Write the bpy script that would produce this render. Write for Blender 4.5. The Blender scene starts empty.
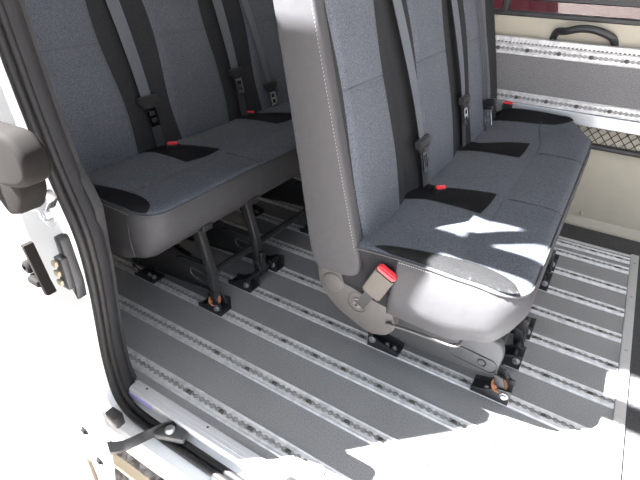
import bpy, bmesh, math, random
from mathutils import Vector, Matrix
random.seed(4)
scn = bpy.context.scene
COL = scn.collection
PI = math.pi

# ------------------------------------------------------------------ materials
def mat(name, col, rough=.6, metal=0.0, noise=0.0, nscale=200.0, bump=0.0, bscale=300.0, spec=None, col2=None, stretch=None, trans=0.0, sheen=0.0, big=0.0):
    m = bpy.data.materials.new(name); m.use_nodes = True
    nt = m.node_tree; b = nt.nodes['Principled BSDF']
    b.inputs['Roughness'].default_value = rough
    b.inputs['Metallic'].default_value = metal
    b.inputs['Base Color'].default_value = (*col, 1)
    if spec is not None: b.inputs['Specular IOR Level'].default_value = spec
    if trans: b.inputs['Transmission Weight'].default_value = trans
    if sheen: b.inputs['Sheen Weight'].default_value = sheen
    tc = nt.nodes.new('ShaderNodeTexCoord')
    src = tc.outputs['Object']
    if stretch:
        mp = nt.nodes.new('ShaderNodeMapping'); mp.inputs['Scale'].default_value = stretch
        nt.links.new(src, mp.inputs['Vector']); src = mp.outputs['Vector']
    if noise:
        n = nt.nodes.new('ShaderNodeTexNoise'); n.inputs['Scale'].default_value = nscale; n.inputs['Detail'].default_value = 3
        nt.links.new(src, n.inputs['Vector'])
        r = nt.nodes.new('ShaderNodeValToRGB')
        c2 = col2 or tuple(min(1, c*(1+noise)) for c in col)
        c1 = tuple(c*(1-noise) for c in col)
        r.color_ramp.elements[0].position = .3; r.color_ramp.elements[1].position = .7
        r.color_ramp.elements[0].color = (*c1, 1); r.color_ramp.elements[1].color = (*c2, 1)
        nt.links.new(n.outputs['Fac'], r.inputs['Fac'])
        out = r.outputs['Color']
        if big:
            n2 = nt.nodes.new('ShaderNodeTexNoise'); n2.inputs['Scale'].default_value = 6; n2.inputs['Detail'].default_value = 4
            nt.links.new(src, n2.inputs['Vector'])
            mr = nt.nodes.new('ShaderNodeMapRange'); mr.inputs['From Min'].default_value = .3; mr.inputs['From Max'].default_value = .7
            mr.inputs['To Min'].default_value = 1-big; mr.inputs['To Max'].default_value = 1+big
            nt.links.new(n2.outputs['Fac'], mr.inputs['Value'])
            mx = nt.nodes.new('ShaderNodeVectorMath'); mx.operation = 'SCALE'
            nt.links.new(out, mx.inputs[0]); nt.links.new(mr.outputs['Result'], mx.inputs['Scale']); out = mx.outputs[0]
        nt.links.new(out, b.inputs['Base Color'])
    if bump:
        n = nt.nodes.new('ShaderNodeTexNoise'); n.inputs['Scale'].default_value = bscale; n.inputs['Detail'].default_value = 2
        nt.links.new(src, n.inputs['Vector'])
        bp = nt.nodes.new('ShaderNodeBump'); bp.inputs['Strength'].default_value = bump; bp.inputs['Distance'].default_value = .001
        nt.links.new(n.outputs['Fac'], bp.inputs['Height']); nt.links.new(bp.outputs['Normal'], b.inputs['Normal'])
    return m

M = {}
M['blue']   = mat('blue_grey_fabric', (.078,.085,.100), .95, noise=.42, nscale=330, bump=.5, bscale=650, spec=.1, sheen=.04, big=.06)
M['dark']   = mat('charcoal_fabric', (.025,.025,.027), .95, noise=.3, nscale=380, bump=.5, bscale=650, spec=.1)
M['bolster']= mat('dark_grey_fabric', (.031,.031,.032), .95, noise=.3, nscale=380, bump=.5, bscale=650, spec=.1)
M['vinyl']  = mat('grey_vinyl', (.050,.049,.052), .6, noise=.05, nscale=60, bump=.15, bscale=900, spec=.25)
M['stitch'] = mat('pale_thread', (.28,.27,.265), .8)
M['seam']   = mat('seam_thread', (.05,.055,.065), .9)
M['plastic']= mat('grey_plastic', (.072,.067,.063), .5, noise=.06, nscale=90, bump=.2, bscale=800)
M['shroud'] = mat('dark_grey_plastic', (.06,.061,.064), .45, bump=.15, bscale=700)
M['taupe']  = mat('taupe_plastic', (.075,.066,.056), .5)
M['red']    = mat('red_plastic', (.72,.045,.06), .4)
M['black']  = mat('black_painted_steel', (.019,.019,.020), .38, spec=.5, noise=.1, nscale=60)
M['blackp'] = mat('black_plastic', (.02,.02,.022), .45)
M['steel']  = mat('zinc_steel', (.42,.42,.44), .45, metal=.9)
M['dull']   = mat('dull_steel', (.16,.155,.145), .55, metal=.3)
M['chrome'] = mat('chrome', (.8,.8,.82), .15, metal=1)
M['rust']   = mat('rusty_steel', (.30,.11,.045), .8, noise=.4, nscale=120)
M['alu']    = mat('brushed_aluminium', (.60,.61,.63), .42, metal=.75, noise=.10, nscale=30, stretch=(1,40,40))
M['aluc']   = mat('worn_aluminium', (.60,.60,.61), .42, metal=.35, noise=.18, nscale=45)
M['slotshade']  = mat('shaded_channel', (.27,.268,.266), .5, noise=.4, nscale=90)  # plain aluminium; shade of the channel depth put into the colour
M['vfloor'] = mat('speckled_grey_vinyl_floor', (.215,.215,.219), .5, noise=.22, nscale=260, bump=.12, bscale=300, spec=.45, big=.07)
M['rubber'] = mat('black_rubber_floor', (.035,.035,.037), .7, noise=.3, nscale=90, bump=.3, bscale=150)
M['hinge']  = mat('black_brown_plastic', (.008,.0068,.0064), .85, spec=.12)
M['seal']   = mat('black_rubber_seal', (.014,.0135,.014), .5, spec=.3, bump=.1)
M['trimg']  = mat('dark_grey_trim', (.026,.0255,.027), .7, spec=.25, bump=.2)
M['white']  = mat('white_van_paint', (.82,.83,.84), .3, spec=.5)
M['cream']  = mat('cream_panel', (.37,.338,.275), .6, noise=.03, nscale=20, bump=.1, bscale=200)
M['board']  = mat('grey_carpet_board', (.155,.152,.155), .9, noise=.3, nscale=230, bump=.5, bscale=400)
M['net']    = mat('black_cord', (.015,.015,.017), .8)
M['web']    = mat('grey_belt_webbing', (.080,.088,.103), .65, noise=.12, nscale=60, stretch=(1,14,1), bump=.3, bscale=300)
M['webd']   = mat('dark_belt_webbing', (.028,.028,.032), .65, noise=.12, nscale=60, stretch=(1,14,1), bump=.3, bscale=300)
M['film']   = mat('violet_film', (.34,.32,.66), .35)
M['bstripe']= mat('maroon_paint', (.020,.004,.006), .9, spec=.05)
M['glass']  = mat('tinted_glass', (.55,.5,.5), .02, trans=1.0)
M['satin']  = mat('satin_aluminium', (.62,.62,.64), .4, metal=.2, noise=.05, nscale=30, stretch=(1,40,40))
M['brown']  = mat('brown_plastic', (.10,.07,.045), .6)
M['tan']    = mat('tan_step_edge', (.45,.38,.27), .6)
M['ceil']   = mat('pale_headlining', (.45,.46,.48), .9)
M['tyre']   = mat('tyre_rubber', (.02,.02,.02), .8)
gm = M['glass'].node_tree; out = gm.nodes['Material Output']
tr = gm.nodes.new('ShaderNodeBsdfTransparent'); tr.inputs['Color'].default_value = (.60,.57,.57,1)
gl = gm.nodes.new('ShaderNodeBsdfGlossy'); gl.inputs['Roughness'].default_value = .03
mx = gm.nodes.new('ShaderNodeMixShader'); mx.inputs['Fac'].default_value = .06
gm.links.new(tr.outputs[0], mx.inputs[1]); gm.links.new(gl.outputs[0], mx.inputs[2]); gm.links.new(mx.outputs[0], out.inputs['Surface'])
# gravel
g = mat('gravel_ground', (.42,.38,.33), .9)
nt = g.node_tree; b = nt.nodes['Principled BSDF']
tc = nt.nodes.new('ShaderNodeTexCoord'); vo = nt.nodes.new('ShaderNodeTexVoronoi'); vo.inputs['Scale'].default_value = 38
nt.links.new(tc.outputs['Object'], vo.inputs['Vector'])
rp = nt.nodes.new('ShaderNodeValToRGB'); rp.color_ramp.elements[0].color = (.20,.18,.165,1); rp.color_ramp.elements[1].color = (.34,.31,.29,1)
sp = nt.nodes.new('ShaderNodeSeparateColor'); nt.links.new(vo.outputs['Color'], sp.inputs['Color']); nt.links.new(sp.outputs['Red'], rp.inputs['Fac'])
nt.links.new(rp.outputs['Color'], b.inputs['Base Color'])
bp = nt.nodes.new('ShaderNodeBump'); bp.invert = True; bp.inputs['Distance'].default_value = .02; nt.links.new(vo.outputs['Distance'], bp.inputs['Height']); nt.links.new(bp.outputs['Normal'], b.inputs['Normal'])
M['gravel'] = g

# ------------------------------------------------------------------ mesh helpers
def link(name, me, mats, parent=None, smooth=None):
    o = bpy.data.objects.new(name, me); COL.objects.link(o)
    for m in (mats if isinstance(mats, (list, tuple)) else [mats]): me.materials.append(M[m])
    if parent: o.parent = parent
    if smooth is not None:
        for p in me.polygons: p.use_smooth = True
        if smooth < 179: me.set_sharp_from_angle(angle=math.radians(smooth))
    return o
def done(bm, name, mats, parent=None, smooth=35):
    bmesh.ops.recalc_face_normals(bm, faces=bm.faces)
    me = bpy.data.meshes.new(name); bm.to_mesh(me); bm.free()
    return link(name, me, mats, parent, smooth)
def empty(name, loc=(0,0,0), label=None, cat=None, group=None):
    o = bpy.data.objects.new(name, None); COL.objects.link(o); o.location = loc; o.empty_display_size = .05
    return tag(o, label, cat, group)
def tag(o, label=None, cat=None, group=None, kind=None):
    if label: o['label'] = label
    if cat: o['category'] = cat
    if group: o['group'] = group
    if kind: o['kind'] = kind
    return o
def struct(o, label=None, cat=None): return tag(o, label, cat, None, 'structure')

def box(bm, lo, hi, bev=0.0, mi=0, rot=None, seg=2):
    lo, hi = Vector(lo), Vector(hi); c = (lo+hi)/2; s = hi-lo
    t = bmesh.new(); bmesh.ops.create_cube(t, size=1)
    for v in t.verts: v.co = Vector((v.co.x*s.x, v.co.y*s.y, v.co.z*s.z))
    if bev: bmesh.ops.bevel(t, geom=list(t.edges), offset=min(bev, min(s)*.49), segments=seg, affect='EDGES', profile=.5)
    merge(bm, t, (rot or Matrix()), c, mi)
def merge(bm, t, rot, c, mi=0):
    mp = {}
    for v in t.verts: mp[v] = bm.verts.new(rot @ v.co + c if rot else v.co + c)
    for f in t.faces:
        try:
            nf = bm.faces.new([mp[v] for v in f.verts]); nf.material_index = mi
        except ValueError: pass
    t.free()
def prism(bm, pts, axis, lo, hi, bev=0.0, mi=0, seg=2):
    """pts: 2-D outline; axis 1 -> (x,z) outline extruded along y; 0 -> (y,z) along x; 2 -> (x,y) along z"""
    def P(a, b, h): return Vector((a, h, b)) if axis == 1 else (Vector((h, a, b)) if axis == 0 else Vector((a, b, h)))
    t = bmesh.new()
    A = [t.verts.new(P(a, b, lo)) for a, b in pts]; B = [t.verts.new(P(a, b, hi)) for a, b in pts]
    n = len(pts)
    f1 = t.faces.new(A); f2 = t.faces.new(B[::-1])
    for i in range(n): t.faces.new((A[i], A[(i+1) % n], B[(i+1) % n], B[i]))
    bmesh.ops.recalc_face_normals(t, faces=t.faces)
    if bev:
        es = list(set(list(f1.edges)+list(f2.edges)))
        bmesh.ops.bevel(t, geom=es, offset=bev, segments=seg, affect='EDGES', profile=.5)
    merge(bm, t, None, Vector(), mi)
def smoothpts(pts, n=6, closed=False):
    """Catmull-Rom through points"""
    P = [Vector(p) for p in pts]; out = []; N = len(P)
    rng = range(N if closed else N-1)
    for i in rng:
        if closed: a, b, c, d = P[(i-1) % N], P[i], P[(i+1) % N], P[(i+2) % N]
        else: a, b, c, d = P[max(i-1,0)], P[i], P[i+1], P[min(i+2,N-1)]
        for k in range(n):
            t = k/n
            out.append(.5*((2*b)+(c-a)*t+(2*a-5*b+4*c-d)*t*t+(3*b-a-3*c+d)*t**3))
    if not closed: out.append(P[-1])
    return out
def roundpoly(pts, r, n=5):
    """round the corners of a closed 2-D polygon"""
    out = []; N = len(pts)
    for i in range(N):
        p = Vector(pts[i]).to_2d() if len(pts[i]) > 2 else Vector(pts[i]); a = Vector(pts[i-1]); c = Vector(pts[(i+1) % N])
        da, dc = (a-p), (c-p); rr = min(r if not isinstance(r, (list,tuple)) else r[i], da.length*.45, dc.length*.45)
        if rr <= 0: out.append(tuple(p)); continue
        s, e = p+da.normalized()*rr, p+dc.normalized()*rr
        for k in range(n+1):
            t = k/n; q = s*(1-t)**2+p*2*t*(1-t)+e*t*t; out.append((q.x, q.y))
    return out
def tube(bm, pts, r, seg=10, mi=0, closed=False, caps=True):
    P = [Vector(p) for p in pts]; N = len(P); rings = []
    up = None
    for i in range(N):
        if closed: d = (P[(i+1) % N]-P[i-1])
        else: d = P[min(i+1,N-1)]-P[max(i-1,0)]
        d.normalize()
        if up is None:
            up = Vector((0,0,1)) if abs(d.z) < .9 else Vector((1,0,0))
        s = d.cross(up).normalized(); up = s.cross(d).normalized()
        rr = r if not callable(r) else r(i/(N-1))
        rings.append([bm.verts.new(P[i]+(s*math.cos(a)+up*math.sin(a))*rr) for a in [2*PI*k/seg for k in range(seg)]])
    for i in range(N if closed else N-1):
        A, B = rings[i], rings[(i+1) % N]
        for k in range(seg):
            f = bm.faces.new((A[k], A[(k+1) % seg], B[(k+1) % seg], B[k])); f.material_index = mi
    if caps and not closed:
        bm.faces.new(rings[0][::-1]).material_index = mi; bm.faces.new(rings[-1]).material_index = mi
def cyl(bm, p0, p1, r, seg=20, mi=0, bev=0.0):
    p0, p1 = Vector(p0), Vector(p1)
    if bev:
        d = (p1-p0).normalized()
        lathe(bm, p0, d, [(0,0),(r,0),(r,(p1-p0).length-bev),(r-bev,(p1-p0).length),(0,(p1-p0).length)], seg, mi)
    else: tube(bm, [p0, p1], r, seg, mi)
def lathe(bm, base, axis, prof, seg=20, mi=0):
    """prof: list of (radius, height)"""
    base, ax = Vector(base), Vector(axis).normalized()
    u = ax.orthogonal().normalized(); w = ax.cross(u)
    rings = []
    for r, h in prof:
        if r < 1e-6: rings.append([bm.verts.new(base+ax*h)])
        else: rings.append([bm.verts.new(base+ax*h+(u*math.cos(a)+w*math.sin(a))*r) for a in [2*PI*k/seg for k in range(seg)]])
    for A, B in zip(rings, rings[1:]):
        for k in range(seg):
            q = [A[k % len(A)], A[(k+1) % len(A)], B[(k+1) % len(B)], B[k % len(B)]]
            q = list(dict.fromkeys(q))
            if len(q) > 2:
                try: bm.faces.new(q).material_index = mi
                except ValueError: pass
def grid(bm, nu, nv, f, mi=0):
    V = [[bm.verts.new(f(i/nu, j/nv)) for j in range(nv+1)] for i in range(nu+1)]
    for i in range(nu):
        for j in range(nv):
            bm.faces.new((V[i][j], V[i+1][j], V[i+1][j+1], V[i][j+1])).material_index = mi
    return V
def lerp_tab(tab, x):
    if x <= tab[0][0]: return tab[0][1]
    for (a, b), (c, d) in zip(tab, tab[1:]):
        if x <= c: 
            t = smooth01((x-a)/(c-a)); return b+(d-b)*t
    return tab[-1][1]
def smooth01(t): t = max(0, min(1, t)); return t*t*(3-2*t)

# ================================================================== BENCH SEAT
W = 1.33           # bench width (local y), local x: 0 = front edge of cushion, going forward
def uF(z): return -.385-(z-.43)*.255           # front face of the backrest
def valley(v):
    s = 0
    for c in (.348, .80): s += math.exp(-((v-c)/.055)**2)
    return s
def back_bulge(v, z):
    return -.016*valley(v) + .006*math.sin(min(1,max(0,(z-.43)/.5))*PI)
Z0, ZT = .335, 1.14
def back_front(v, z): return uF(z)+back_bulge(v, z)
def cush_top(u, v):
    z = .437 + .010*smooth01((u+.42)/.36)
    e = min(v, W-v)
    # slightly raised bolsters on both ends
    if v > W/2: z += .040*smooth01(1-(W-v)/.10)*smooth01((u+.42)/.06)*smooth01((-u)/.14+.15)
    else: z += .010*smooth01(1-v/.06)*smooth01((-u)/.12)
    z -= .005*math.exp(-((u+.155)/.012)**2)*smooth01((e-.07)/.05)
    for c in (.40, .88): z -= .006*math.exp(-((v-c)/.05)**2)*smooth01((-u-.12)/.06)
    z += .006*math.sin(max(0,min(1,(u+.40)/.25))*PI)
    return z
def rrect(hx0, hx1, hy0, hy1, rf, rr, n=8, ny=48, nx=44, rfar=None):
    """outline ring: rounded rectangle, front (x max) corners rf, rear corners rr; constant vertex count"""
    pts = []
    def arc(cx, cy, r, a0):
        for k in range(n+1):
            a = a0+PI/2*k/n; pts.append((cx+r*math.cos(a), cy+r*math.sin(a)))
    def seg(p, q, m):
        for k in range(1, m): t = k/m; pts.append((p[0]+(q[0]-p[0])*t, p[1]+(q[1]-p[1])*t))
    rq = rfar or rf
    arc(hx1-rq, hy1-rq, rq, 0); seg((hx1-rq, hy1), (hx0+rr, hy1), nx)
    arc(hx0+rr, hy1-rr, rr, PI/2); seg((hx0, hy1-rr), (hx0, hy0+rr), ny)
    arc(hx0+rr, hy0+rr, rr, PI); seg((hx0+rr, hy0), (hx1-rf, hy0), nx)
    arc(hx1-rf, hy0+rf, rf, 1.5*PI); seg((hx1, hy0+rf), (hx1, hy1-rq), ny)
    return pts
RF = .075
def make_cushion(parent):
    bm = bmesh.new()
    rings = []
    # (inset, dz relative to the piping line, absolute bottom?)
    def zb(u, v):      # bottom edge: low at the side, lifted at the front
        return lerp_tab([(-.44,.285),(-.30,.262),(-.15,.256),(-.06,.285),(0,.325)], u)
    spec = [('b',.10),('b2',.035),('b3',.008),('s',.35),('s',.7),('p',.0),('t',.007),('t',.018),('t',.034),('t',.055),('t',.085),('t',.12),('t',.16),('t',.19)]
    for kind, a in spec:
        ins = a if kind[0] in 'bt' else (0 if kind == 'p' else -.006*math.sin(a*PI))
        rf = max(.01, RF-ins); rr = max(.004, .02-ins)
        ol = rrect(-.44+ins, 0-ins, ins, W-ins, rf, rr, rfar=max(.01, .18-ins))
        ring = []
        for (u, v) in ol:
            zt = cush_top(max(-.44,min(0,u)), max(0,min(W,v)))
            edge = zt-.016
            bot = zb(u, v)
            if kind == 'b': z = bot+.02
            elif kind == 'b2': z = bot+.002
            elif kind == 'b3': z = bot+.012
            elif kind == 's': z = bot+.012+(edge-bot-.012)*a
            elif kind == 'p': z = edge
            else:
                t = min(1, a/.05); z = edge+(zt-edge)*math.sqrt(1-(1-t)**2)
            cut = smooth01((-.281+.20*(.41-z)*-.6-u)/.006) if (v < .12 and kind[0] in 'bs') else 0
            ring.append(bm.verts.new((u, v+cut*.020, z)))
        rings.append(ring)
    n = len(rings[0])
    for r in range(len(rings)-1):
        for k in range(n):
            f = bm.faces.new((rings[r][k], rings[r][(k+1) % n], rings[r+1][(k+1) % n], rings[r+1][k]))
            c_ = f.calc_center_median(); f.material_index = (2 if (c_.x < -.281-.12*(.41-c_.z) and c_.y < .2) else 0) if r < 5 else 1
    top = bm.faces.new(rings[-1]); top.material_index = 1
    bm.faces.new(rings[0][::-1]).material_index = 0
    bmesh.ops.triangulate(bm, faces=[top])
    cu = done(bm, 'seat_cushion', ['vinyl', 'blue', 'dark'], parent, 60)
    # piping along the upper edge
    bm = bmesh.new()
    ol = rrect(-.44, 0, 0, W, RF, .02, rfar=.18)
    tube(bm, [(u, v, cush_top(max(-.44,min(0,u)), max(0,min(W,v)))-.015) for u, v in ol], .0028, 6, closed=True)
    done(bm, 'piping', 'vinyl', cu, 60)
    # pale stitching: short dashes under the piping on the near end
    bm = bmesh.new()
    for k in range(58):
        u = -.276+k*.0057; zz = cush_top(min(0,u), 0)-.023
        if u < -RF: box(bm, (u, -.0016, zz-.0006), (u+.0034, .001, zz+.0006))
    tag(done(bm, 'stitching', 'stitch', cu, None), 'row of pale stitches')
    return cu
def surf_panel(name, outline, lift, m, parent, step=.012):
    """a fabric insert lying on the cushion: outline (u,v) polygon, filled with a fine grid"""
    bm = bmesh.new()
    vs = [bm.verts.new((u, v, 0)) for u, v in outline]
    f = bm.faces.new(vs)
    if f.normal.z < 0: f.normal_flip()
    us = [p[0] for p in outline]; vv = [p[1] for p in outline]
    a = min(us)+step
    while a < max(us):
        g_ = bm.verts[:]+bm.edges[:]+bm.faces[:]
        bmesh.ops.bisect_plane(bm, geom=g_, plane_co=(a,0,0), plane_no=(1,0,0)); a += step
    a = min(vv)+step
    while a < max(vv):
        g_ = bm.verts[:]+bm.edges[:]+bm.faces[:]
        bmesh.ops.bisect_plane(bm, geom=g_, plane_co=(0,a,0), plane_no=(0,1,0)); a += step
    def edist(p):
        d = 9
        for i in range(len(outline)):
            A = Vector(outline[i-1]); B = Vector(outline[i]); ab = B-A
            L = ab.length_squared
            t = 0 if L < 1e-12 else max(0, min(1, (p-A).dot(ab)/L)); d = min(d, (p-(A+ab*t)).length)
        return d
    for v in bm.verts:
        u, w = v.co.x, v.co.y
        d = edist(Vector((u, w)))
        e = min(w, W-w, -u)                     # distance from the piping edge
        base = cush_top(u, w); edge = base-.016
        t = max(0, min(1, e/.05)); zz = edge+(base-edge)*math.sqrt(max(0, 1-(1-t)**2))
        v.co.z = zz+.0008+lift*smooth01(.15+d/.018)
    bmesh.ops.solidify(bm, geom=bm.faces[:], thickness=.0)
    me_o = done(bm, name, m, parent, 60)
    return me_o
def make_back(parent):
    bm = bmesh.new()
    NZ = 30; nf = 64
    rings = []
    def thick(z): return .140-.035*smooth01((z-.35)/.6)
    for i in range(NZ+1):
        t = i/NZ
        z = Z0+(ZT-Z0)*t
        # rounded top and bottom ends
        et = min(1, (ZT-z)/.06); eb = min(1, (z-Z0)/.05)
        sh = (1-math.sqrt(max(0,1-(1-et)**2)))*.05+(1-math.sqrt(max(0,1-(1-eb)**2)))*.035
        th = thick(z); r = .034
        x1, x0 = -sh*.8, -th+sh*.8
        ring = []
        y0, y1 = .007+sh*.35, W-sh*.9
        # far end narrows towards the bottom
        y1 -= .05*smooth01((.56-z)/.16)
        rr = max(.006, min(r, (x1-x0)*.48))
        pts = []
        for k in range(7):                                  # front near corner
            a = -PI/2+PI/2*k/6; pts.append((x1-rr+rr*math.cos(a), y0+rr+rr*math.sin(a)))
        for k in range(1, nf): pts.append((x1, y0+rr+(y1-y0-2*rr)*k/nf))
        for k in range(7):
            a = PI/2*k/6; pts.append((x1-rr+rr*math.cos(a), y1-rr+rr*math.sin(a)))
        for k in range(7):
            a = PI/2+PI/2*k/6; pts.append((x0+rr+rr*math.cos(a), y1-rr+rr*math.sin(a)))
        for k in range(1, 12): pts.append((x0, y1-rr-(y1-y0-2*rr)*k/12))
        for k in range(7):
            a = PI+PI/2*k/6; pts.append((x0+rr+rr*math.cos(a), y0+rr+rr*math.sin(a)))
        for x, y in pts:
            fr = smooth01((x-x0)/(x1-x0+1e-6))
            ring.append(bm.verts.new((uF(z)+x+back_bulge(y, z)*fr*smooth01(min(y,W-y)/.06), y, z)))
        rings.append(ring)
    n = len(rings[0])
    for A, B in zip(rings, rings[1:]):
        for k in range(n): bm.faces.new((A[k], A[(k+1) % n], B[(k+1) % n], B[k]))
    bm.faces.new(rings[0][::-1]); bm.faces.new(rings[-1])
    bk = done(bm, 'backrest', 'dark', parent, 60)
    # blue-grey centre panels
    WV = [(.40,-.004),(.56,.006),(.80,-.012),(1.0,.002),(1.2,.004)]
    sides = [(.038,.252,.60), (.440,.700,1.0), (.905,1.165,1.0)]
    for (l0, r0, s) in sides:
        bm = bmesh.new(); zb, zt = .405, 1.09
        def f(a, c):
            z = zb+(zt-zb)*c
            w = lerp_tab(WV, z)
            l, r = l0-w*s, r0+w
            y = l+(r-l)*a
            d = min(y-l, r-y, z-zb, zt-z)
            lift = .0075*math.sqrt(min(1, max(0,d)/.016))
            lift -= .005*math.exp(-((z-.775)/.0045)**2)*min(1, max(0,d)/.03)
            edge = smooth01(min(y, W-y)/.06)
            x1 = 0; 
            rr=.034
            if y < rr: x1 = -(rr-math.sqrt(max(0, rr*rr-(rr-y)**2)))
            return Vector((uF(z)+x1+back_bulge(y, z)*edge+lift, y, z))
        grid(bm, 22, 76, f)
        bp_ = tag(done(bm, 'backrest_panel', 'blue', bk, 70), 'blue grey fabric panel')
        bm = bmesh.new(); cs = (.775-zb)/(zt-zb)
        tube(bm, [f(.01+.98*k/20, cs+.004*(k/20-.5))+Vector((.0004,0,0)) for k in range(21)], .0013, 5)
        done(bm, 'panel_seam', 'seam', bp_, None)
    return bk
def webbing(bm, pts, w, th=.0016, mi=0, tw=None):
    """ribbon: pts = list of (u,v,z); width along v unless a twist table is given"""
    P = [Vector(p) for p in pts]; rows = []
    for i, p in enumerate(P):
        d = (P[min(i+1,len(P)-1)]-P[max(i-1,0)]).normalized()
        ang = tw[i] if tw else 0
        s = Vector((0,1,0)); s = (s-d*s.dot(d)).normalized()
        nrm = d.cross(s).normalized()
        s2 = s*math.cos(ang)+nrm*math.sin(ang); n2 = d.cross(s2).normalized()
        ww = w if not isinstance(w, list) else w[i]
        rows.append([bm.verts.new(p+s2*ww/2+n2*th/2), bm.verts.new(p-s2*ww/2+n2*th/2), bm.verts.new(p-s2*ww/2-n2*th/2), bm.verts.new(p+s2*ww/2-n2*th/2)])
    for A, B in zip(rows, rows[1:]):
        for k in range(4): bm.faces.new((A[k], A[(k+1) % 4], B[(k+1) % 4], B[k])).material_index = mi
    bm.faces.new(rows[0]); bm.faces.new(rows[-1][::-1])
def make_belt(parent, v0, v1, ztong, w=.040, edge=False, colour='web'):
    root = None
    bm = bmesh.new(); pts = []; tw = []
    N = 24
    def pos(z):
        t = (1.10-z)/(1.10-.43)
        v = v0+(v1-v0)*t
        return Vector((back_front(v, z)+.014+.012*math.sin(max(0,min(1,(z-.43)/.67))*PI), v, z))
    zs = [1.12-(1.12-ztong)*k/N for k in range(N+1)]
    for z in zs: pts.append(pos(z)); tw.append(1.15 if edge else .10*math.sin(z*9))
    webbing(bm, pts, w, tw=tw)
    root = done(bm, 'seat_belt', colour, parent, None)
    bm = bmesh.new()
    zs = [ztong-(ztong-.425)*k/10 for k in range(11)]
    webbing(bm, [pos(z)+Vector((-.003,.004,0)) for z in zs], w*.82, tw=[1.15 if edge else .05]*11)
    tag(done(bm, 'lap_strap', 'webd', root, None), 'darker lower length of webbing')
    # tongue: black plastic bar and a metal blade with a slot
    p = pos(ztong); bm = bmesh.new()
    q = Vector((uF(ztong+.1)-uF(ztong-.1), 0, .2)).normalized()
    rot = Matrix.Rotation(math.atan2(-q.x, q.z)*-1, 3, 'Y')
    if edge: rot = rot @ Matrix.Rotation(1.15, 3, 'Z')
    def lb(lo, hi, bev, mi):
        lo, hi = Vector(lo)*1.45, Vector(hi)*1.45; c = (lo+hi)/2; s = (hi-lo)/2
        t = bmesh.new(); bmesh.ops.create_cube(t, size=2)
        for v in t.verts: v.co = Vector((v.co.x*s.x, v.co.y*s.y, v.co.z*s.z))
        if bev: bmesh.ops.bevel(t, geom=list(t.edges), offset=bev, segments=2, affect='EDGES')
        merge(bm, t, rot, p+rot @ c, mi)
    lb((-.004,-.029,-.008), (.009,.029,.010), .004, 0)
    lb((-.002,-.018,-.018), (.008,.018,-.006), .003, 0)
    lb((.002,-.013,-.024), (.004,.013,-.016), 0, 1)
    lb((.002,-.013,-.052), (.004,-.007,-.022), 0, 1); lb((.002,.007,-.052), (.004,.013,-.022), 0, 1)
    lb((.002,-.013,-.058), (.004,.013,-.050), 0, 1); lb((.002,-.008,-.040), (.004,.008,-.034), 0, 1)
    tag(done(bm, 'belt_tongue', ['blackp', 'chrome'], root, 40), 'black belt tongue with metal blade')
def make_buckle(parent, u, v, z, h=.03, yaw=0.5, s=1.0, lean=(.1,.0,1)):
    """small black buckle with a red press button poking out of the cushion"""
    ax = Vector(lean).normalized(); side = Vector((math.cos(yaw), math.sin(yaw), 0)); side = (side-ax*side.dot(ax)).normalized(); fr = ax.cross(side)
    R = Matrix((side, fr, ax)).transposed()
    bm = bmesh.new(); c = Vector((u, v, z))
    t = bmesh.new(); bmesh.ops.create_cube(t, size=1)
    for q in t.verts: q.co = Vector((q.co.x*.040*s, q.co.y*.019*s, q.co.z*h*s))
    bmesh.ops.bevel(t, geom=list(t.edges), offset=.004*s, segments=2, affect='EDGES'); merge(bm, t, R, c)
    bk = done(bm, 'buckle', 'blackp', parent, 40)
    bm = bmesh.new(); t = bmesh.new(); bmesh.ops.create_cube(t, size=1)
    for q in t.verts: q.co = Vector((q.co.x*.036*s, q.co.y*.014*s, q.co.z*.010*s))
    bmesh.ops.bevel(t, geom=list(t.edges), offset=.003*s, segments=2, affect='EDGES'); merge(bm, t, R, c+ax*(h*s/2+.001))
    done(bm, 'release_button', 'red', bk, 40)
    return bk
def make_foot(parent, u, v, rear=False, rust=False):
    """black bracket clamped on the floor track with two bolts"""
    bm = bmesh.new(); z = .007
    L = .100
    box(bm, (u-L/2, v-.024, z), (u+L/2, v+.024, z+.006), .001)
    # upstand on both sides, sloped towards one end
    hi = .050
    if rear: ol = [(u-L/2,z),(u+L/2,z),(u+L/2,z+.016),(u-L*.1,z+.030),(u-L/2,z+hi)]
    else: ol = [(u-L/2,z),(u+L/2,z),(u+L/2,z+hi),(u+L*.18,z+hi*.9),(u-L*.15,z+.024),(u-L/2,z+.016)]
    prism(bm, ol, 1, v-.026, v-.021, .0012)
    prism(bm, ol, 1, v+.021, v+.026, .0012)
    ft = done(bm, 'mounting_foot', 'black', parent, 40)
    for du in ((-.012,.014) if not rear else (.006,.030)):
        bm = bmesh.new(); lathe(bm, (u+du, v-.004, z+.006), (0,0,1), [(0,0),(.0085,0),(.0085,.003),(.006,.0035),(.006,.010),(.0035,.0125),(0,.013)], 12)
        done(bm, 'bolt', 'steel', ft, 40)
    bm = bmesh.new()
    uu = u+L*.36 if not rear else u-L*.34
    lathe(bm, (uu, v-.026, z+.030), (0,-1,0), [(0,0),(.011,0),(.011,.003),(.0065,.004),(.0065,.009),(0,.0095)], 14)
    done(bm, 'pivot_bolt', 'steel', ft, 40)
    if rust:
        bm = bmesh.new(); lathe(bm, (uu-.02, v-.012, z+.046), (.25,-.7,.7), [(.008,0),(.021,0),(.021,.004),(.008,.004),(.008,0)], 22)
        done(bm, 'washer', 'rust', ft, 40)
    return ft

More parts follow.
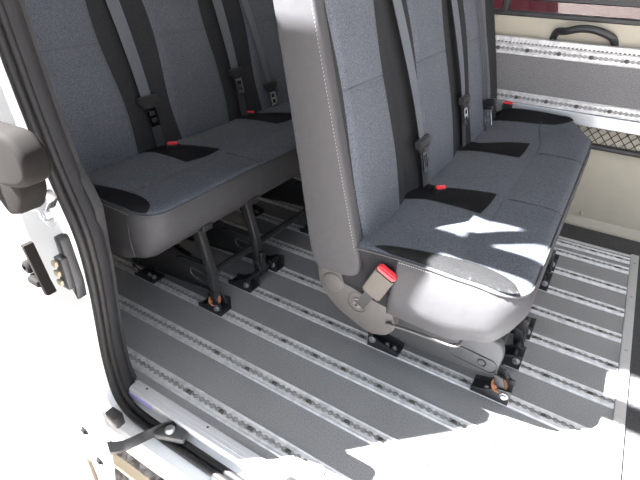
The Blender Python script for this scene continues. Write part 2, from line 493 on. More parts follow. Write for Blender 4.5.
def make_bench(loc, label, near):
    root = empty('passenger_bench', loc, label, 'bench', 'passenger benches')
    cu = make_cushion(root)
    bk = make_back(root)
    if not near: cu.location = (-.008, -.040, 0)
    # ---- cushion inserts
    surf_panel('dark_insert', roundpoly([(-.41,.292),(-.345,.325),(-.185,.315),(-.180,.470),(-.33,.435),(-.41,.445)], .01), .003, 'dark', cu)
    surf_panel('dark_insert', roundpoly([(-.41,.765),(-.355,.790),(-.192,.805),(-.190,.985),(-.35,.905),(-.41,.91)], .01), .003, 'dark', cu)
    lens = smoothpts([(-.345,.012,0),(-.32,.028,0),(-.23,.056,0),(-.14,.072,0),(-.075,.064,0),(-.038,.044,0),(-.022,.018,0)], 5)
    surf_panel('side_bolster', [(p.x, p.y) for p in lens]+[(-.035,.010),(-.06,.0045),(-.12,.003),(-.22,.003),(-.30,.003)], .004, 'bolster' if near else 'dark', cu, .006)
    lens = smoothpts([(-.41,W-.11,0),(-.32,W-.10,0),(-.22,W-.085,0),(-.15,W-.07,0),(-.11,W-.05,0),(-.09,W-.03,0)], 5)
    surf_panel('side_bolster', [(p.x, p.y) for p in lens]+[(-.12,W-.008),(-.2,W-.004),(-.3,W-.004),(-.41,W-.004)], .003, 'dark', cu, .01)
    # seams: cross seam behind the front roll, fore-aft seams on roll and apron
    bm = bmesh.new()
    def sp(u, v):
        e = min(v, W-v, -u); base = cush_top(u, v); t = max(0, min(1, e/.05))
        return Vector((u, v, base-.016+.016*math.sqrt(max(0,1-(1-t)**2))+.0008))
    tube(bm, [sp(-.155-.012*math.sin(k/30*PI)*0-.05*smooth01((k-22)/8), .06+(W-.12)*k/30) for k in range(31)], .0014, 5)
    for v in (.456, .90): tube(bm, [sp(-.15+.149*k/12, v) for k in range(13)]+[Vector((.004,v,.41)),Vector((.005,v,.37)),Vector((0,v,.335))], .0014, 5)
    tube(bm, [Vector((-.078,.0,.425)),Vector((-.079,-.0055,.385)),Vector((-.080,-.0058,.345)),Vector((-.081,-.001,.300))], .0013, 5) if not near else None
    done(bm, 'seam', 'seam', cu, None)
    # ---- grey vinyl end cover on the backrest's near end
    bm = bmesh.new()
    ol = [(uF(z)-.016, z) for z in [.40,.46,.52,.6,.7,.8,.9,1.0,1.08]]+[(uF(1.10)-.03,1.11),(uF(1.1)-.075,1.115),(uF(1.05)-.098,1.07)]
    ol += [(uF(z)-t, z) for z, t in [(1.0,.105),(.9,.112),(.8,.118),(.7,.124),(.6,.131),(.5,.139),(.42,.146)]]+[(uF(.36)-.146,.362),(uF(.345)-.130,.343),(uF(.34)-.09,.340),(uF(.345)-.05,.348),(uF(.365)-.025,.366)]
    pl = [(p.x, p.y) for p in smoothpts([(a, b_, 0) for a, b_ in ol], 3, True)]
    prism(bm, [(a+.020 if a > uF(c)-.07 else a+.010, c) for a, c in pl], 1, -.003, .035, .008, seg=3)
    ec = tag(done(bm, 'end_cover', 'vinyl', bk, 50), 'smooth grey vinyl end panel')
    bm = bmesh.new(); z = .42
    while z < 1.06:
        c = Vector((uF(z)-.004, -.0022, z)); box(bm, c-Vector((.0007,.0008,.002)), c+Vector((.0007,.0008,.002))); z += .0075
    done(bm, 'stitching', 'stitch', ec, None)
    # ---- belts and buckles
    if near:
        make_belt(bk, .345, .420, .572); make_belt(bk, .787, .824, .605); make_belt(bk, 1.005, 1.05, .55, w=.013, edge=True, colour='webd')
    else:
        make_belt(bk, .322, .345, .592, w=.043); make_belt(bk, .772, .792, .612, w=.043); make_belt(bk, .885, .982, .53, w=.034, edge=False)
    make_buckle(cu, -.325, .387, .449, .026, 1.0, .9, (.25,-.1,.8))
    make_buckle(cu, -.355, .84, .449, .020, 1.0, .8, (.2,0,1)) if not near else make_buckle(cu, -.36, W-.02, .485, .028, .3, 1.0, (.1,-.2,1))
    # ---- under frame
    def frame(v, label=None, shroud=False):
        bm = bmesh.new()
        if shroud:
            ol = roundpoly([(-.40,.075),(-.26,.057),(-.075,.064),(-.028,.085),(-.020,.150),(-.034,.188),(-.10,.196),(-.22,.205),(-.40,.21)], [.01,.02,.03,.03,.03,.02,.01,.01,.01])
            prism(bm, ol, 1, v-.014, v+.014, .007, seg=3)
            fr = done(bm, 'base_frame', 'shroud', root, 45)
            bm = bmesh.new()                                        # raised rim with a slotted recess
            sl = [Vector((-.135,v-.0145,.112)),Vector((-.05,v-.0145,.103))]
            cyc = []
            for k in range(24):
                a = 2*PI*k/24; c = sl[1] if math.cos(a) > 0 else sl[0]
                cyc.append(c+Vector((math.cos(a)*.022, 0, math.sin(a)*.022)))
            tube(bm, cyc, .0022, 6, closed=True); done(bm, 'slot_rim', 'shroud', fr, 60)
            bm = bmesh.new(); lathe(bm, (-.068,v-.0135,.105), (0,-1,0), [(0,0),(.008,0),(.008,.001),(.012,.003),(.012,.0),(.0125,-.001)], 18)
            done(bm, 'hole_plug', 'blackp', fr, 60)
        else:
            ol = roundpoly([(-.40,.04),(-.03,.075),(-.012,.10),(-.012,.165),(-.03,.182),(-.16,.175),(-.30,.215),(-.38,.20)], .02)
            prism(bm, ol, 1, v-.005, v+.005, .002)
            fr = done(bm, 'base_frame', 'black', root, 45)
            bm = bmesh.new()
            rim = [Vector((a, v-.007, b_)) for a, b_ in roundpoly([(-.30,.060),(-.03,.083),(-.020,.10),(-.020,.160),(-.035,.174),(-.16,.167)], .015)]
            tube(bm, rim, .005, 6); done(bm, 'pressed_rim', 'black', fr, 60)
            bm = bmesh.new(); cyc = []
            for k in range(20):
                a = 2*PI*k/20; c = Vector((-.055,v-.006,.118)) if math.cos(a) > 0 else Vector((-.10,v-.006,.125))
                cyc.append(c+Vector((math.cos(a)*.016, 0, math.sin(a)*.016)))
            tube(bm, cyc, .003, 6, closed=True); done(bm, 'slot_rim', 'shroud', fr, 60)
        # front post and rear strut
        bm = bmesh.new()
        if not shroud:
            d = Vector((.06,0,-.16)).normalized()
            prism(bm, [(-.088,.33),(-.055,.33),(-.012,.165),(-.004,.06),(-.022,.05),(-.038,.16)], 1, v-.016, v+.012, .003)
            done(bm, 'front_post', 'black', fr, 45)
            bm = bmesh.new()
        prism(bm, [(-.42,.05),(-.385,.045),(-.37,.12),(-.34,.27),(-.40,.28),(-.425,.14)], 1, v-.010, v+.010, .003)
        cyl(bm, (-.40,v-.02,.12), (-.40,v+.02,.12), .024, 16)
        done(bm, 'rear_strut', 'black', fr, 45)
        bm = bmesh.new()
        prism(bm, [(-.42,.275),(-.02,.305),(-.02,.325),(-.42,.300)], 1, v-.02, v+.02, .002)
        done(bm, 'seat_rail', 'black', fr, 45)
        # front lug down to the foot
        bm = bmesh.new()
        prism(bm, [(-.03,.09),(-.006,.085),(.012,.035),(.0,.022),(-.02,.03)], 1, v-.020, v-.014, .001); prism(bm, [(-.03,.09),(-.006,.085),(.012,.035),(.0,.022),(-.02,.03)], 1, v+.012, v+.018, .001)
        done(bm, 'front_lug', 'black', fr, 45)
        return fr
    f1 = frame(.172, shroud=near)
    f2 = frame(.395)
    f3 = frame(.86)
    make_foot(root, -.345 if near else -.345, .172, rear=True); make_foot(root, -.028, .172, rust=True)
    make_foot(root, -.03, .322); make_foot(root, -.03, .472)
    make_foot(root, -.36, .322, rear=True); make_foot(root, -.36, .472, rear=True)
    make_foot(root, -.03, .773); make_foot(root, -.03, .923); make_foot(root, -.36, .773, rear=True)
    # rod joining the paired front feet
    for a, c in ((.30,.49), (.75,.94)):
        bm = bmesh.new(); cyl(bm, (-.004,a,.042), (-.004,c,.042), .007, 10)
        for k in (.25,.5,.75): cyl(bm, (-.004,a+(c-a)*k-.01,.042), (-.004,a+(c-a)*k+.01,.042), .014, 12)
        box(bm, (-.016,(a+c)/2-.013,.04), (.006,(a+c)/2+.013,.12), .003)
        done(bm, 'tie_rod', 'black', root, 45)
    bm = bmesh.new(); cyl(bm, (-.045,.16,.128), (-.045,.87,.118), .013, 14)
    done(bm, 'cross_tube', 'black', root, 45)
    bm = bmesh.new(); cyl(bm, (-.37,.16,.16), (-.37,1.2,.16), .016, 14)
    done(bm, 'cross_tube', 'black', root, 45)
    if near:
        # bent release handle under the near edge of the cushion
        bm = bmesh.new()
        tube(bm, smoothpts([(-.30,.03,.222),(-.24,.022,.236),(-.18,.018,.243),(-.128,.018,.247),(-.112,.024,.255),(-.112,.05,.268),(-.115,.09,.285)], 5), .0042, 8)
        tag(done(bm, 'release_handle', 'plastic', root, 60), 'bent grey wire handle')
        bm = bmesh.new()
        tube(bm, smoothpts([(-.02,.19,.10),(.005,.20,.06),(.018,.215,.03),(.020,.21,.022)], 4), .003, 8)
        done(bm, 'lever_rod', 'black', root, 60)
        # recliner cover
        bm = bmesh.new()
        ol = roundpoly([(-.515,.335),(-.425,.350),(-.345,.350),(-.300,.290),(-.276,.205),(-.300,.172),(-.345,.160),(-.400,.178),(-.455,.205),(-.505,.255)], [.01,.02,.02,.02,.015,.02,.02,.03,.03,.03])
        prism(bm, ol, 1, .035, .070, .006, seg=3)
        rc = tag(done(bm, 'recliner_cover', 'plastic', root, 45), 'grey brown plastic recliner cover')
        bm = bmesh.new(); lathe(bm, (-.462,.036,.280), (0,-1,0), [(0,.004),(.026,.004),(.030,.003),(.032,0),(.032,-.004)], 30)
        done(bm, 'round_cap', 'plastic', rc, 45)
        bm = bmesh.new(); lathe(bm, (-.385,.036,.247), (0,-1,0), [(.034,-.002),(.034,.002),(.028,.003),(.026,-.001),(.016,-.001)], 26)
        done(bm, 'bolt_recess', 'plastic', rc, 45)
        bm = bmesh.new(); lathe(bm, (-.385,.036,.247), (0,-1,0), [(.015,-.001),(.015,.004),(.010,.005),(.009,.010),(.005,.0105),(.004,.006),(0,.006)], 22)
        done(bm, 'bolt', 'dull', rc, 45)
        # outer buckle: taupe stalk with red button, standing beside the cushion
        ax = Vector((.035,-.004,.075)).normalized(); side = Vector((1,0,-.45)).normalized(); side = (side-ax*side.dot(ax)).normalized(); fr = ax.cross(side)
        R = Matrix((side, fr, ax)).transposed(); c = Vector((-.316,-.006,.362))
        bm = bmesh.new(); t = bmesh.new(); bmesh.ops.create_cube(t, size=1)
        for q in t.verts: q.co = Vector((q.co.x*.052, q.co.y*.024, q.co.z*.082))
        bmesh.ops.bevel(t, geom=list(t.edges), offset=.004, segments=2, affect='EDGES'); merge(bm, t, R, c)
        ob = tag(done(bm, 'buckle', 'taupe', root, 40), 'taupe outer buckle with red button')
        bm = bmesh.new(); t = bmesh.new(); bmesh.ops.create_cube(t, size=1)
        for q in t.verts: q.co = Vector((q.co.x*.050, q.co.y*.020, q.co.z*.016))
        bmesh.ops.bevel(t, geom=list(t.edges), offset=.004, segments=2, affect='EDGES'); merge(bm, t, R, c+ax*.044)
        done(bm, 'release_button', 'red', ob, 40)
        bm = bmesh.new(); t = bmesh.new(); bmesh.ops.create_cube(t, size=1)
        for q in t.verts: q.co = Vector((q.co.x*.026, q.co.y*.008, q.co.z*.08))
        merge(bm, t, R, c-ax*.07+Vector((-.004,.012,0))); done(bm, 'buckle_stalk', 'blackp', ob, 40)
    return root

make_bench((-.90, .70, 0), 'rear grey three-seat bench beside the door pillar, standing behind the other bench', False)
make_bench((-.03, .85, 0), 'front grey three-seat bench with sunlit cushion end and taupe outer buckle', True)

# ================================================================== FLOOR
XB, Y0 = .237, .571
bm = bmesh.new(); box(bm, (-2.3,.562,-.05), (1.9,2.30,-.006))
struct(done(bm, 'floor', 'rubber', None, None), 'black rubber floor along the far wall')
# plywood panel with rounded front corner
bm = bmesh.new()
ol = [(-2.25,.50),(.08,.50)]
ol += [(XB-.03+.03*math.sin(a), .93-.03*0+0) for a in ()]
ol += [(.205,.93),(.222,.955),(XB,1.0),(XB,2.05),(-2.25,2.05)]
ol = [(-2.25,.525),(XB,.525),(XB,2.05),(-2.25,2.05)]
prism(bm, ol, 2, -.0055, 0)
struct(done(bm, 'floor_panel', 'vfloor', None, None), 'speckled grey vinyl floor panel')
bm = bmesh.new(); box(bm, (XB,.50,-.0055), (XB+.028,2.075,.004), .0015)
struct(done(bm, 'trim_1', 'alu', None, None), 'aluminium edging across the front of the floor panel')
bm = bmesh.new(); box(bm, (-2.25,2.05,-.0055), (XB,2.064,.004), .0015)
struct(done(bm, 'trim_2', 'alu', None, None), 'aluminium edging along the far side of the floor panel')
for k, y in enumerate((1.10,1.42,1.74,2.0)):
    bm = bmesh.new(); lathe(bm, (XB+.014,y,.004), (0,0,1), [(.005,0),(.005,.001),(.003,.002),(0,.002)], 12)
    o = done(bm, 'screw', 'steel', bpy.data.objects['trim_1'], 50)
for k, y in enumerate((.98,1.16,1.40,1.63,1.87)):
    bm = bmesh.new(); lathe(bm, (XB+.075,y,-.006), (0,0,1), [(.014,0),(.012,.003),(.006,.0045),(0,.005)], 14)
    place = ['nearest the sill','second from the sill','third from the sill','fourth from the sill','farthest from the sill'][k]
    tag(done(bm, 'floor_fastener', 'trimg', None, 60), 'flat round fastener in black floor beside the edging, '+place, 'fastener', 'floor fasteners')

# ---- aluminium floor tracks
PIT = .0192
def track_mesh(L, wd=.046):
    bm = bmesh.new(); h = .0055; z0 = .0004
    ri = .0110                                 # outer edge of the lips
    n = int(L/PIT*8)
    # channel floor
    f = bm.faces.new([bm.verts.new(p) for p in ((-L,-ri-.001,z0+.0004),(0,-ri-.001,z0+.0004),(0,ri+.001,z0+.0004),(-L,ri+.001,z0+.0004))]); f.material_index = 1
    for s in (-1, 1):
        # side flange with a rounded outer lip
        prof = [(wd/2,z0),(wd/2-.0006,h*.7),(wd/2-.003,h*1.1),(wd/2-.0060,h*.85),(wd/2-.0070,h*.5),(ri+.0012,h*.5),(ri,h)]
        A = [bm.verts.new((-L, s*y, z)) for y, z in prof]; B = [bm.verts.new((0, s*y, z)) for y, z in prof]
        for k in range(len(prof)-1): bm.faces.new((A[k],B[k],B[k+1],A[k+1]) if s < 0 else (A[k+1],B[k+1],B[k],A[k]))
        # scalloped lip
        prev = None
        for i in range(n+1):
            x = -L+L*i/n
            ph = ((x/PIT) % 1.0)-.5
            d = abs(ph)*PIT
            R = .0078
            w = .0030 if d > R else max(.0030, math.sqrt(R*R-d*d))
            q = [bm.verts.new((x, s*ri, h)), bm.verts.new((x, s*w, h)), bm.verts.new((x, s*w, z0+.0004))]
            if prev:
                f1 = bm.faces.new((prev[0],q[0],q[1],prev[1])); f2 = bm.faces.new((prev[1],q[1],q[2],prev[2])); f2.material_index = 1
            prev = q
    me = bpy.data.meshes.new('floor_track'); bmesh.ops.recalc_face_normals(bm, faces=bm.faces)
    for f in bm.faces:
        if f.normal.z < -.2: f.normal_flip()
    bm.to_mesh(me); bm.free(); me.materials.append(M['aluc']); me.materials.append(M['slotshade'])
    return me
TM = track_mesh(2.45)
bm = bmesh.new(); lathe(bm, (0,0,.001), (0,0,1), [(.0085,0),(.0085,.003),(.006,.0055),(.0025,.0062),(.0025,.004),(0,.004)], 12)
BM_ = bpy.data.meshes.new('bolt'); bm.to_mesh(BM_); bm.free(); BM_.materials.append(M['plastic'])
YS = [Y0+.1503*k for k in range(9)]+[1.925, 2.008]
TL = ['aluminium floor track nearest the door sill plate',
      'aluminium floor track second from the door sill, clear of all feet',
      'aluminium floor track third from the sill, carrying the near end feet of the rear bench',
      'aluminium floor track carrying the near end feet of the front bench',
      'aluminium floor track fifth from the sill, just behind the end feet of the front bench',
      'aluminium floor track sixth from the sill, passing under the middle of both benches',
      'aluminium floor track seventh from the sill, emerging under the front bench',
      'aluminium floor track fourth from the far edge of the floor panel',
      'aluminium floor track third from the far edge of the floor panel',
      'aluminium floor track second from the far edge, beside the outermost one',
      'aluminium floor track along the far edge of the floor panel']
for k, y in enumerate(YS):
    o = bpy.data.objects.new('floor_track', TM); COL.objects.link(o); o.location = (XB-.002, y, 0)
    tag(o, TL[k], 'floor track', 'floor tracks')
    off = [.02,.055,.03,.055,.065,.02,.05,.03,.06,.045,.03][k]
    for j in range(10 if k < 7 else 6):
        c = bpy.data.objects.new('bolt', BM_); COL.objects.link(c); c.parent = o
        c.location = (-PIT*round((off+j*.106)/PIT), 0, 0)

# ================================================================== FAR WALL
bm = bmesh.new()
box(bm, (-2.3,2.245,-.006), (1.9,2.33,.825))
box(bm, (-2.3,2.245,1.22), (1.9,2.33,2.30))
struct(done(bm, 'wall_far', 'cream', None, None), 'cream inner wall panel')
bm = bmesh.new(); prism(bm, [(2.245,.035),(2.236,.030),(2.225,.004),(2.225,-.006),(2.25,-.006)], 0, -2.3, 1.9)
struct(done(bm, 'baseboard_far', 'cream', None, None))
bm = bmesh.new(); lathe(bm, (.015,2.246,.052), (0,-1,0), [(.008,0),(.008,.004),(.005,.007),(0,.008)], 14)
tag(done(bm, 'wall_plug', 'cream', None, 60), 'small cream round plug low on the far wall below the net', 'plug')
bm = bmesh.new()
box(bm, (-2.3,2.252,.825), (1.9,2.32,.842), .003); box(bm, (-2.3,2.252,.884), (1.9,2.32,.935), .004); box(bm, (-2.3,2.252,1.20), (1.9,2.32,1.22), .003)
box(bm, (-.515,2.252,.84), (-.495,2.32,1.2), .003)
wn = struct(done(bm, 'window_1', 'blackp', None, None), 'dark framed side window')
bm = bmesh.new(); box(bm, (-2.3,2.285,.84), (1.9,2.290,1.2)); struct(done(bm, 'pane', 'glass', wn, None))
# stowed ramp / floor section against the wall
rr = empty('folded_ramp', (-.35,2.2,.43), 'grey ramp panel edged with aluminium tracks, held upright against the far wall', 'ramp')
inv = Vector((.35,-2.2,-.43))
def addp(name, m, fn, lab=None, sm=None, par=rr):
    bm = bmesh.new(); fn(bm)
    for v in bm.verts: v.co += inv
    o = done(bm, name, m, par, sm); 
    if lab: o['label'] = lab
    return o
X0r, X1r = -1.6, .75
addp('board', 'board', lambda bm: box(bm, (X0r,2.196,.52), (X1r,2.224,.735)), 'grey speckled board')
def ribs(bm):
    box(bm, (X0r,2.196,.727), (X1r,2.230,.752), .002)
    x = X0r+.005
    while x < X1r-.01:
        box(bm, (x,2.1945,.729), (x+.0075,2.197,.751), .002); x += .0150
addp('ribbed_edge', 'aluc', ribs, 'ribbed aluminium top edge')
for zc in (.708, .520):
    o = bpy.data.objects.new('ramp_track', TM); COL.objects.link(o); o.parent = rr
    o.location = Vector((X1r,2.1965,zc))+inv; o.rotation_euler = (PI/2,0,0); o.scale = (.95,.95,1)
    o['label'] = 'scalloped aluminium track'
    for j in range(14):
        c = bpy.data.objects.new('bolt', BM_); COL.objects.link(c); c.parent = o; c.location = (-.05-j*.125,0,.002)
addp('flange', 'alu', lambda bm: box(bm, (X0r,2.192,.447), (X1r,2.230,.496), .003), 'bright bent aluminium bottom flange')
# net pocket
nn = empty('storage_net', (-.1,2.235,.352), 'black mesh storage net with black bar on the wall below the ramp', 'net')
bm = bmesh.new(); box(bm, (-.8,2.214,.353), (.95,2.247,.372), .004)
for v in bm.verts: v.co -= Vector((-.1,2.235,.352))
done(bm, 'net_bar', 'blackp', nn, 40)
bm = bmesh.new()
px, zt, zb = .036, .446, .368
n = int(1.7/px)
for s in (1,-1):
    for k in range(n):
        x = -.8+k*px
        pts = []
        for j in range(13):
            t = j/12; w = abs(((t*4) % 2)-1)
            pts.append((x+s*(t*px*2)+(0 if s > 0 else px), 2.2365+.004*s, zb+(zt-zb)*t))
        tube(bm, pts, .0016, 5, caps=False)
for v in bm.verts: v.co -= Vector((-.1,2.235,.352))
done(bm, 'mesh', 'net', nn, None)
# grab handle
bm = bmesh.new()
pts = smoothpts([(-.290,2.2465,.735),(-.288,2.2465,.765),(-.275,2.225,.785),(-.245,2.205,.790),(-.205,2.200,.802),(-.165,2.200,.805),(-.125,2.203,.799),(-.098,2.210,.789),(-.080,2.226,.778),(-.068,2.2465,.755),(-.066,2.2465,.73)], 6)
tube(bm, pts, .0140, 12)
tag(done(bm, 'grab_handle', 'blackp', None, 60), 'black arched grab handle above the ramp on the cream wall', 'handle')
# ================================================================== OTHER SHELL
bm = bmesh.new(); box(bm, (-2.3,.40,2.30), (1.9,2.33,2.36)); struct(done(bm, 'ceiling', 'ceil', None, None))
bm = bmesh.new(); box(bm, (-2.36,.40,-.15), (-2.3,2.33,2.36)); struct(done(bm, 'wall_rear', 'cream', None, None))
# near side: body pillar behind the opening
PATH = [(-1.5,2.30),(-1.4,2.1),(-1.28,1.92),(-1.10,1.78),(-1.02,1.6),(-.975,1.25),(-.950,1.0),(-.933,.87),(-.918,.77),(-.898,.67),(-.880,.60),(-.862,.54),(-.854,.48),(-.858,.38),(-.872,.27),(-.886,.16),(-.888,.06),(-.878,.01),(-.850,-.022),(-.80,-.034),(-.70,-.036),(-.45,-.036),(.0,-.036),(.6,-.036)]  # unseen upper part bent outward to let the sun patches in
SP = [Vector((p.x, 0, p.y)) for p in smoothpts([(a,c,0) for a, c in PATH], 6)]
PO = [(p.x+.004, p.z) for p in SP if p.z > .0]
bm = bmesh.new()
prism(bm, PO+[(-.885,-.03),(-.9,-.14),(-2.3,-.14),(-2.3,2.30)], 1, .425, .455)
struct(done(bm, 'wall_near', 'white', None, None), 'white body pillar and side behind the opening')
bm = bmesh.new(); prism(bm, [(a-.03,c) for a, c in PO]+[(-.92,-.05),(-2.3,-.05),(-2.3,2.30)], 1, .505, .53)
struct(done(bm, 'trim_5', 'trimg', None, None), 'dark inner lining of the body side')
# sill: step, riser, outer edge
bm = bmesh.new()
prism(bm, [(.405,-.115),(.405,-.056),(.415,-.047),(.478,-.047),(.500,-.040),(.506,-.0062),(.56,-.0062),(.56,-.05),(.52,-.06),(.515,-.115)], 0, -.93, 1.9)
struct(done(bm, 'door_sill', 'white', None, 30), 'white painted door sill')
bm = bmesh.new()
prism(bm, [(.487,-.016),(.484,.002),(.488,.008),(.518,.010),(.523,.008),(.523,.001),(.505,-.004)], 0, -.885, .9)
for k in range(2): box(bm, (-.88,.497+.011*k,.0085), (.9,.4985+.011*k,.0105))
sl = struct(done(bm, 'trim_3', 'satin', None, 30), 'brushed aluminium sill plate')
bm = bmesh.new(); box(bm, (-.884,.4825,-.010), (-.79,.4862,.003)); tag(done(bm, 'film_strip', 'film', sl, None), 'violet protective film strip')
for x in (-.84,-.62,-.40,-.18):
    bm = bmesh.new(); lathe(bm, (x,.514,.009), (0,0,1), [(.004,0),(.003,.0015),(0,.0015)], 10); done(bm, 'screw', 'plastic', sl, None)
# rubber seal round the opening
root = empty('door_seal', (-.86,.47,-.09), 'black double lipped rubber seal running round the door opening', 'seal')
off = Vector((.86,-.47,.09))
for y, r in ((.450,.0095),(.470,.0095)):
    bm = bmesh.new(); tube(bm, [p+Vector((.006 if y < .46 else -.001,y,0)) for p in SP], r, 10)
    for v in bm.verts: v.co += off
    done(bm, 'lip', 'seal', root, 60)
bm = bmesh.new(); rows = []
SPF = [p for p in SP if p.z > .0]
for i, p in enumerate(SPF):
    d = (SP[min(i+1,len(SP)-1)]-SP[max(i-1,0)]).normalized(); nrm = Vector((-d.z,0,d.x)) * 1
    if nrm.x < 0 and abs(d.z) > .5: nrm = -nrm
    if abs(d.z) <= .5 and nrm.z < 0: nrm = -nrm
    rows.append([bm.verts.new(p+off+Vector((0,y,0))+nrm*h) for y, h in ((.474,-.004),(.484,-.002),(.500,-.008),(.517,-.018),(.517,-.030),(.476,-.022))])
for A, B in zip(rows, rows[1:]):
    for k in range(6): bm.faces.new((A[k],A[(k+1)%6],B[(k+1)%6],B[k]))
done(bm, 'trim_flap', 'trimg', root, 60)
# lower grey trim cap beside the rear cushion
bm = bmesh.new(); prism(bm, roundpoly([(-.965,.74),(-.941,.67),(-.911,.627),(-.885,.588),(-.868,.545),(-.875,.463),(-.897,.315),(-.925,.22),(-.955,.22),(-.93,.417),(-.917,.539),(-.936,.616),(-.98,.72)], .01), 1, .508, .53, .003)
tag(done(bm, 'pillar_trim', 'trimg', None, 40), 'dark grey trim strip on the pillar beside the rear cushion', 'trim')
# ================================================================== OPEN DOOR
DX = [(-.13,-.765),(.0,-.735),(.1,-.718),(.2,-.715),(.29,-.742),(.415,-.765),(.64,-.775),(.85,-.79),(1.125,-.83),(1.45,-.87),(1.58,-.90),(1.66,-1.04),(1.83,-1.0),(2.16,-1.17),(2.205,-1.19)]  # unseen upper edge and top shaped to outline the sun patches
door = empty('door_1', (-.70,.31,-.13), 'white door folded back flat along the body'); door['kind'] = 'structure'
dof = Vector((.70,-.31,.13))
bm = bmesh.new()
prism(bm, [(x,z) for z, x in DX]+[(-1.30,2.205),(-1.80,2.21),(-1.83,-.13)], 1, .285, .330, .008)
for v in bm.verts: v.co += dof
done(bm, 'door_panel', 'white', door, 40)
bm = bmesh.new(); prism(bm, roundpoly([(-.735,.095),(-.645,.105),(-.640,.275),(-.668,.285),(-.73,.19)], .008), 1, .274, .286, .002)
for v in bm.verts: v.co += dof
br = done(bm, 'strap_bracket', 'white', door, 40)
for (x, z) in ((-.688,.215),(-.668,.135)):
    bm = bmesh.new(); lathe(bm, Vector((x,.2745,z))+dof, (0,-1,0), [(.011,0),(.011,.002),(.007,.003),(.007,.006),(0,.0065)], 8); done(bm, 'bolt', 'hinge', br, 40)
bm = bmesh.new(); box(bm, (-.80,.277,-.13), (-.735,.286,.115), .003, rot=Matrix.Rotation(.0,3,'Y'))
for v in bm.verts: v.co += dof
tag(done(bm, 'edge_strip', 'brown', door, 40), 'tan brown edge strip')
# hinge at mid height: black cover, bright metal hinge plate, bolts
hg = empty('hinge_assembly', (-.70,.33,.70), 'black plastic covered door hinge with bright metal striker on the pillar', 'hinge')
ho = Vector((.70,-.33,-.70))
def hp(name, m, fn, par=hg, sm=40, lab=None):
    bm = bmesh.new(); fn(bm)
    for v in bm.verts: v.co += ho
    o = done(bm, name, m, par, sm)
    if lab: o['label'] = lab
    return o
hc = hp('hinge_cover', 'hinge', lambda bm: prism(bm, roundpoly([(-.95,.800),(-.665,.806),(-.638,.780),(-.640,.745),(-.668,.728),(-.725,.715),(-.765,.765),(-.95,.765)], [.01,.02,.02,.015,.01,.02,.03,.01]), 1, .290,.332,.010,seg=3))
hp('cover_leg', 'hinge', lambda bm: prism(bm, roundpoly([(-.80,.77),(-.705,.745),(-.705,.700),(-.730,.662),(-.765,.650),(-.80,.69)], .012), 1, .305,.350,.008), hc)
hp('hinge_plate', 'chrome', lambda bm: prism(bm, roundpoly([(-.872,.628),(-.805,.652),(-.788,.638),(-.808,.612),(-.865,.596)], .008), 1, .380,.402,.004))
for x, z in ((-.900,.612),(-.893,.562)):
    hp('hinge_bolt', 'chrome', lambda bm: lathe(bm, (x,.424,z), (0,-1,0), [(.026,0),(.026,.003),(.013,.004),(.013,.010),(.006,.011),(.006,.007),(0,.007)], 20))
# roller stay on the door edge
rs = empty('roller_stay', (-.71,.29,.57), 'dark metal roller stay on the white door below the hinge', 'roller')
ro = Vector((.71,-.29,-.57))
def rp_(name, m, fn, par=rs):
    bm = bmesh.new(); fn(bm)
    for v in bm.verts: v.co += ro
    return done(bm, name, m, par, 40)
rp_('stay_arm', 'hinge', lambda bm: prism(bm, [(-.676,.645),(-.668,.645),(-.652,.585),(-.644,.565),(-.654,.563)], 1, .270,.286,.0015))
for x, z in ((-.690,.598),(-.680,.578)): rp_('roller', 'hinge', lambda bm: lathe(bm, (x,.286,z), (0,-1,0), [(0,.0),(.011,0),(.011,.012),(.008,.015),(.005,.015),(.005,.012),(0,.012)], 18))
rp_('link', 'hinge', lambda bm: box(bm, (-.684,.266,.576), (-.656,.274,.588), .003))
# contact block
cb = empty('door_contact', (-.88,.42,.45), 'black electrical contact block with three brass pins beside the seal', 'contact')
co_ = Vector((.88,-.42,-.45))
bm = bmesh.new(); prism(bm, roundpoly([(-.868,.530),(-.846,.530),(-.835,.42),(-.842,.375),(-.860,.41)], .01), 1, .408,.430,.003); box(bm, (-.862,.394,.415),(-.836,.410,.490),.003)
for v in bm.verts: v.co += co_
done(bm, 'block', 'blackp', cb, 40)
for z in (.475,.452,.429):
    bm = bmesh.new(); box(bm, (-.866,.388,z-.006),(-.850,.396,z+.006),.002)
    for v in bm.verts: v.co += co_
    done(bm, 'pin', 'tan', cb, 40)
# check strap
ck = empty('door_check_strap', (-.74,.48,-.06), 'black door check strap reaching from the sill to the open door', 'strap')
so = Vector((.74,-.48,.06))
bm = bmesh.new()
P = smoothpts([(-.660,.285,.165),(-.715,.35,.055),(-.738,.41,.0),(-.725,.455,-.008),(-.705,.49,-.018)], 5); rows = []
for i, p in enumerate(P):
    hh = .017
    rows.append([bm.verts.new(p+so+Vector((0,dy,dz))) for dy, dz in ((-.004,-hh),(.004,-hh),(.004,hh),(-.004,hh))])
for A, B in zip(rows, rows[1:]):
    for k in range(4): bm.faces.new((A[k],A[(k+1)%4],B[(k+1)%4],B[k]))
bm.faces.new(rows[0]); bm.faces.new(rows[-1][::-1])
done(bm, 'strap', 'black', ck, 40)
bm = bmesh.new(); box(bm, Vector((-.735,.445,-.024))+so, Vector((-.655,.482,-.004))+so, .006, rot=Matrix.Rotation(.35,3,'Z')); done(bm, 'strap_housing', 'shroud', ck, 40)
bm = bmesh.new(); lathe(bm, Vector((-.70,.463,-.005))+so, (0,0,1), [(.013,0),(.013,.006),(.008,.012),(0,.012)], 14); done(bm, 'strap_pin', 'steel', ck, 40)
# lower door stop on the sill corner
bm = bmesh.new(); box(bm, (-.86,.398,-.02), (-.82,.424,.02), .004)
tag(done(bm, 'door_stop', 'blackp', None, 40), 'small black rubber door stop at the foot of the pillar', 'stop')
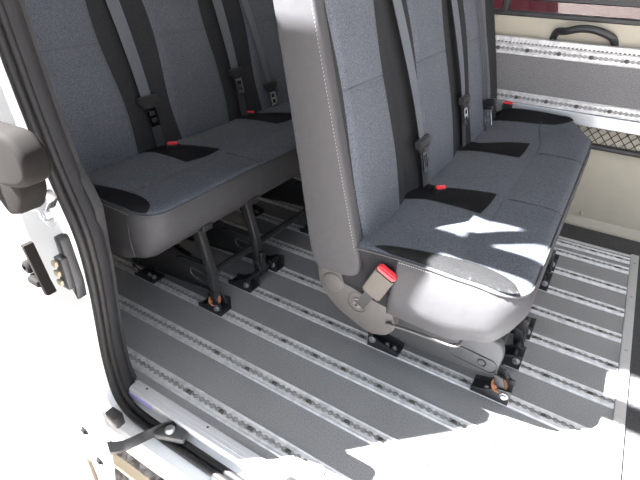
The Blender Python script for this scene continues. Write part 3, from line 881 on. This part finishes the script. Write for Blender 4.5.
# body side step below
bm = bmesh.new(); box(bm, (-.86,.365,-.135), (.9,.388,-.118), .004)
st = tag(done(bm, 'side_step', 'tan', None, 40), 'tan edged side step rail below the door sill', 'step')
bm = bmesh.new(); box(bm, (-.70,.37,-.16), (-.66,.43,-.125), .004); done(bm, 'step_bracket', 'blackp', st, 40)
# ================================================================== ADDED RAIL (unseen, with brackets, to shape the sun patches)
bm = bmesh.new(); box(bm, (-1.12,.375,1.80), (1.9,.40,2.01), .01)
for x in (-1.07,-.70,.2,1.5): box(bm, (x,.38,1.99), (x+.045,.44,2.32), .004)
struct(done(bm, 'shade_rail', 'white', None, 40), 'added white rail above the door opening, shaping the sun patches')
# ================================================================== OUTSIDE
bm = bmesh.new(); box(bm, (-30,-30,-.65), (30,30,-.58))
tag(done(bm, 'ground', 'gravel', None, None), None, None, None, 'structure')
# maroon car beyond the far window
car = empty('parked_van', (-.3,3.6,-.58), 'maroon van parked outside, seen through the far side window', 'van')
def cp(name, m, fn, par=car, sm=40):
    bm = bmesh.new(); fn(bm)
    for v in bm.verts: v.co -= Vector((-.3,3.6,-.58))
    return done(bm, name, m, par, sm)
cp('body', 'bstripe', lambda bm: prism(bm, roundpoly([(-2.6,-.25),(2.2,-.25),(2.3,.35),(2.1,.62),(1.5,.72),(.9,1.45),(.6,1.52),(-2.5,1.55),(-2.65,1.3)], .12), 1, 3.0, 4.6, .10, seg=4))
cp('side_window', 'blackp', lambda bm: prism(bm, roundpoly([(-2.3,.92),(1.0,.92),(.62,1.35),(-2.3,1.38)], .06), 1, 2.99, 3.02, .005))
cp('side_moulding', 'blackp', lambda bm: box(bm, (-2.3,2.985,.30), (1.9,3.02,.36), .008))
for x in (-1.6,1.2): cp('wheel', 'tyre', lambda bm: lathe(bm, (x,3.15,-.27), (0,-1,0), [(0,.03),(.18,.03),(.2,.0),(.2,.06),(.29,.08),(.31,.05),(.31,-.1)], 28))

# ================================================================== LIGHT, CAMERA
sd = bpy.data.lights.new('sun', 'SUN'); sd.energy = 74.0; sd.angle = math.radians(.6); sd.color = (1,1,1)
so_ = bpy.data.objects.new('sun', sd); COL.objects.link(so_)
S = Vector((-.55,-.40,1.0)).normalized(); so_.rotation_euler = S.to_track_quat('Z','Y').to_euler(); so_.location = (-3,-3,6)
w = bpy.data.worlds.new('sky'); scn.world = w; w.use_nodes = True
bg = w.node_tree.nodes['Background']; bg.inputs['Color'].default_value = (.84,.91,1.0,1); bg.inputs['Strength'].default_value = 1.45

cd = bpy.data.cameras.new('camera'); cd.sensor_width = 36; cd.lens = 473/640*36; cd.clip_start = .02
cam = bpy.data.objects.new('camera', cd); COL.objects.link(cam)
def rotm(y, p, r):
    R0 = Matrix(((1,0,0),(0,0,-1),(0,1,0)))
    return Matrix.Rotation(y,3,'Z') @ R0 @ Matrix.Rotation(p,3,'X') @ Matrix.Rotation(r,3,'Z')
cam.matrix_world = Matrix.Translation((0,0,1.02)) @ rotm(.5447,-.5425,.0308).to_4x4()
scn.camera = cam
vs = scn.view_settings; vs.view_transform = 'Standard'; vs.look = 'None'; vs.exposure = 0.58; vs.gamma = 1; vs.use_curve_mapping = False
try:
    scn.cycles.max_bounces = 8; scn.cycles.diffuse_bounces = 5; scn.cycles.use_denoising = True; scn.cycles.sample_clamp_indirect = 8
except Exception: pass
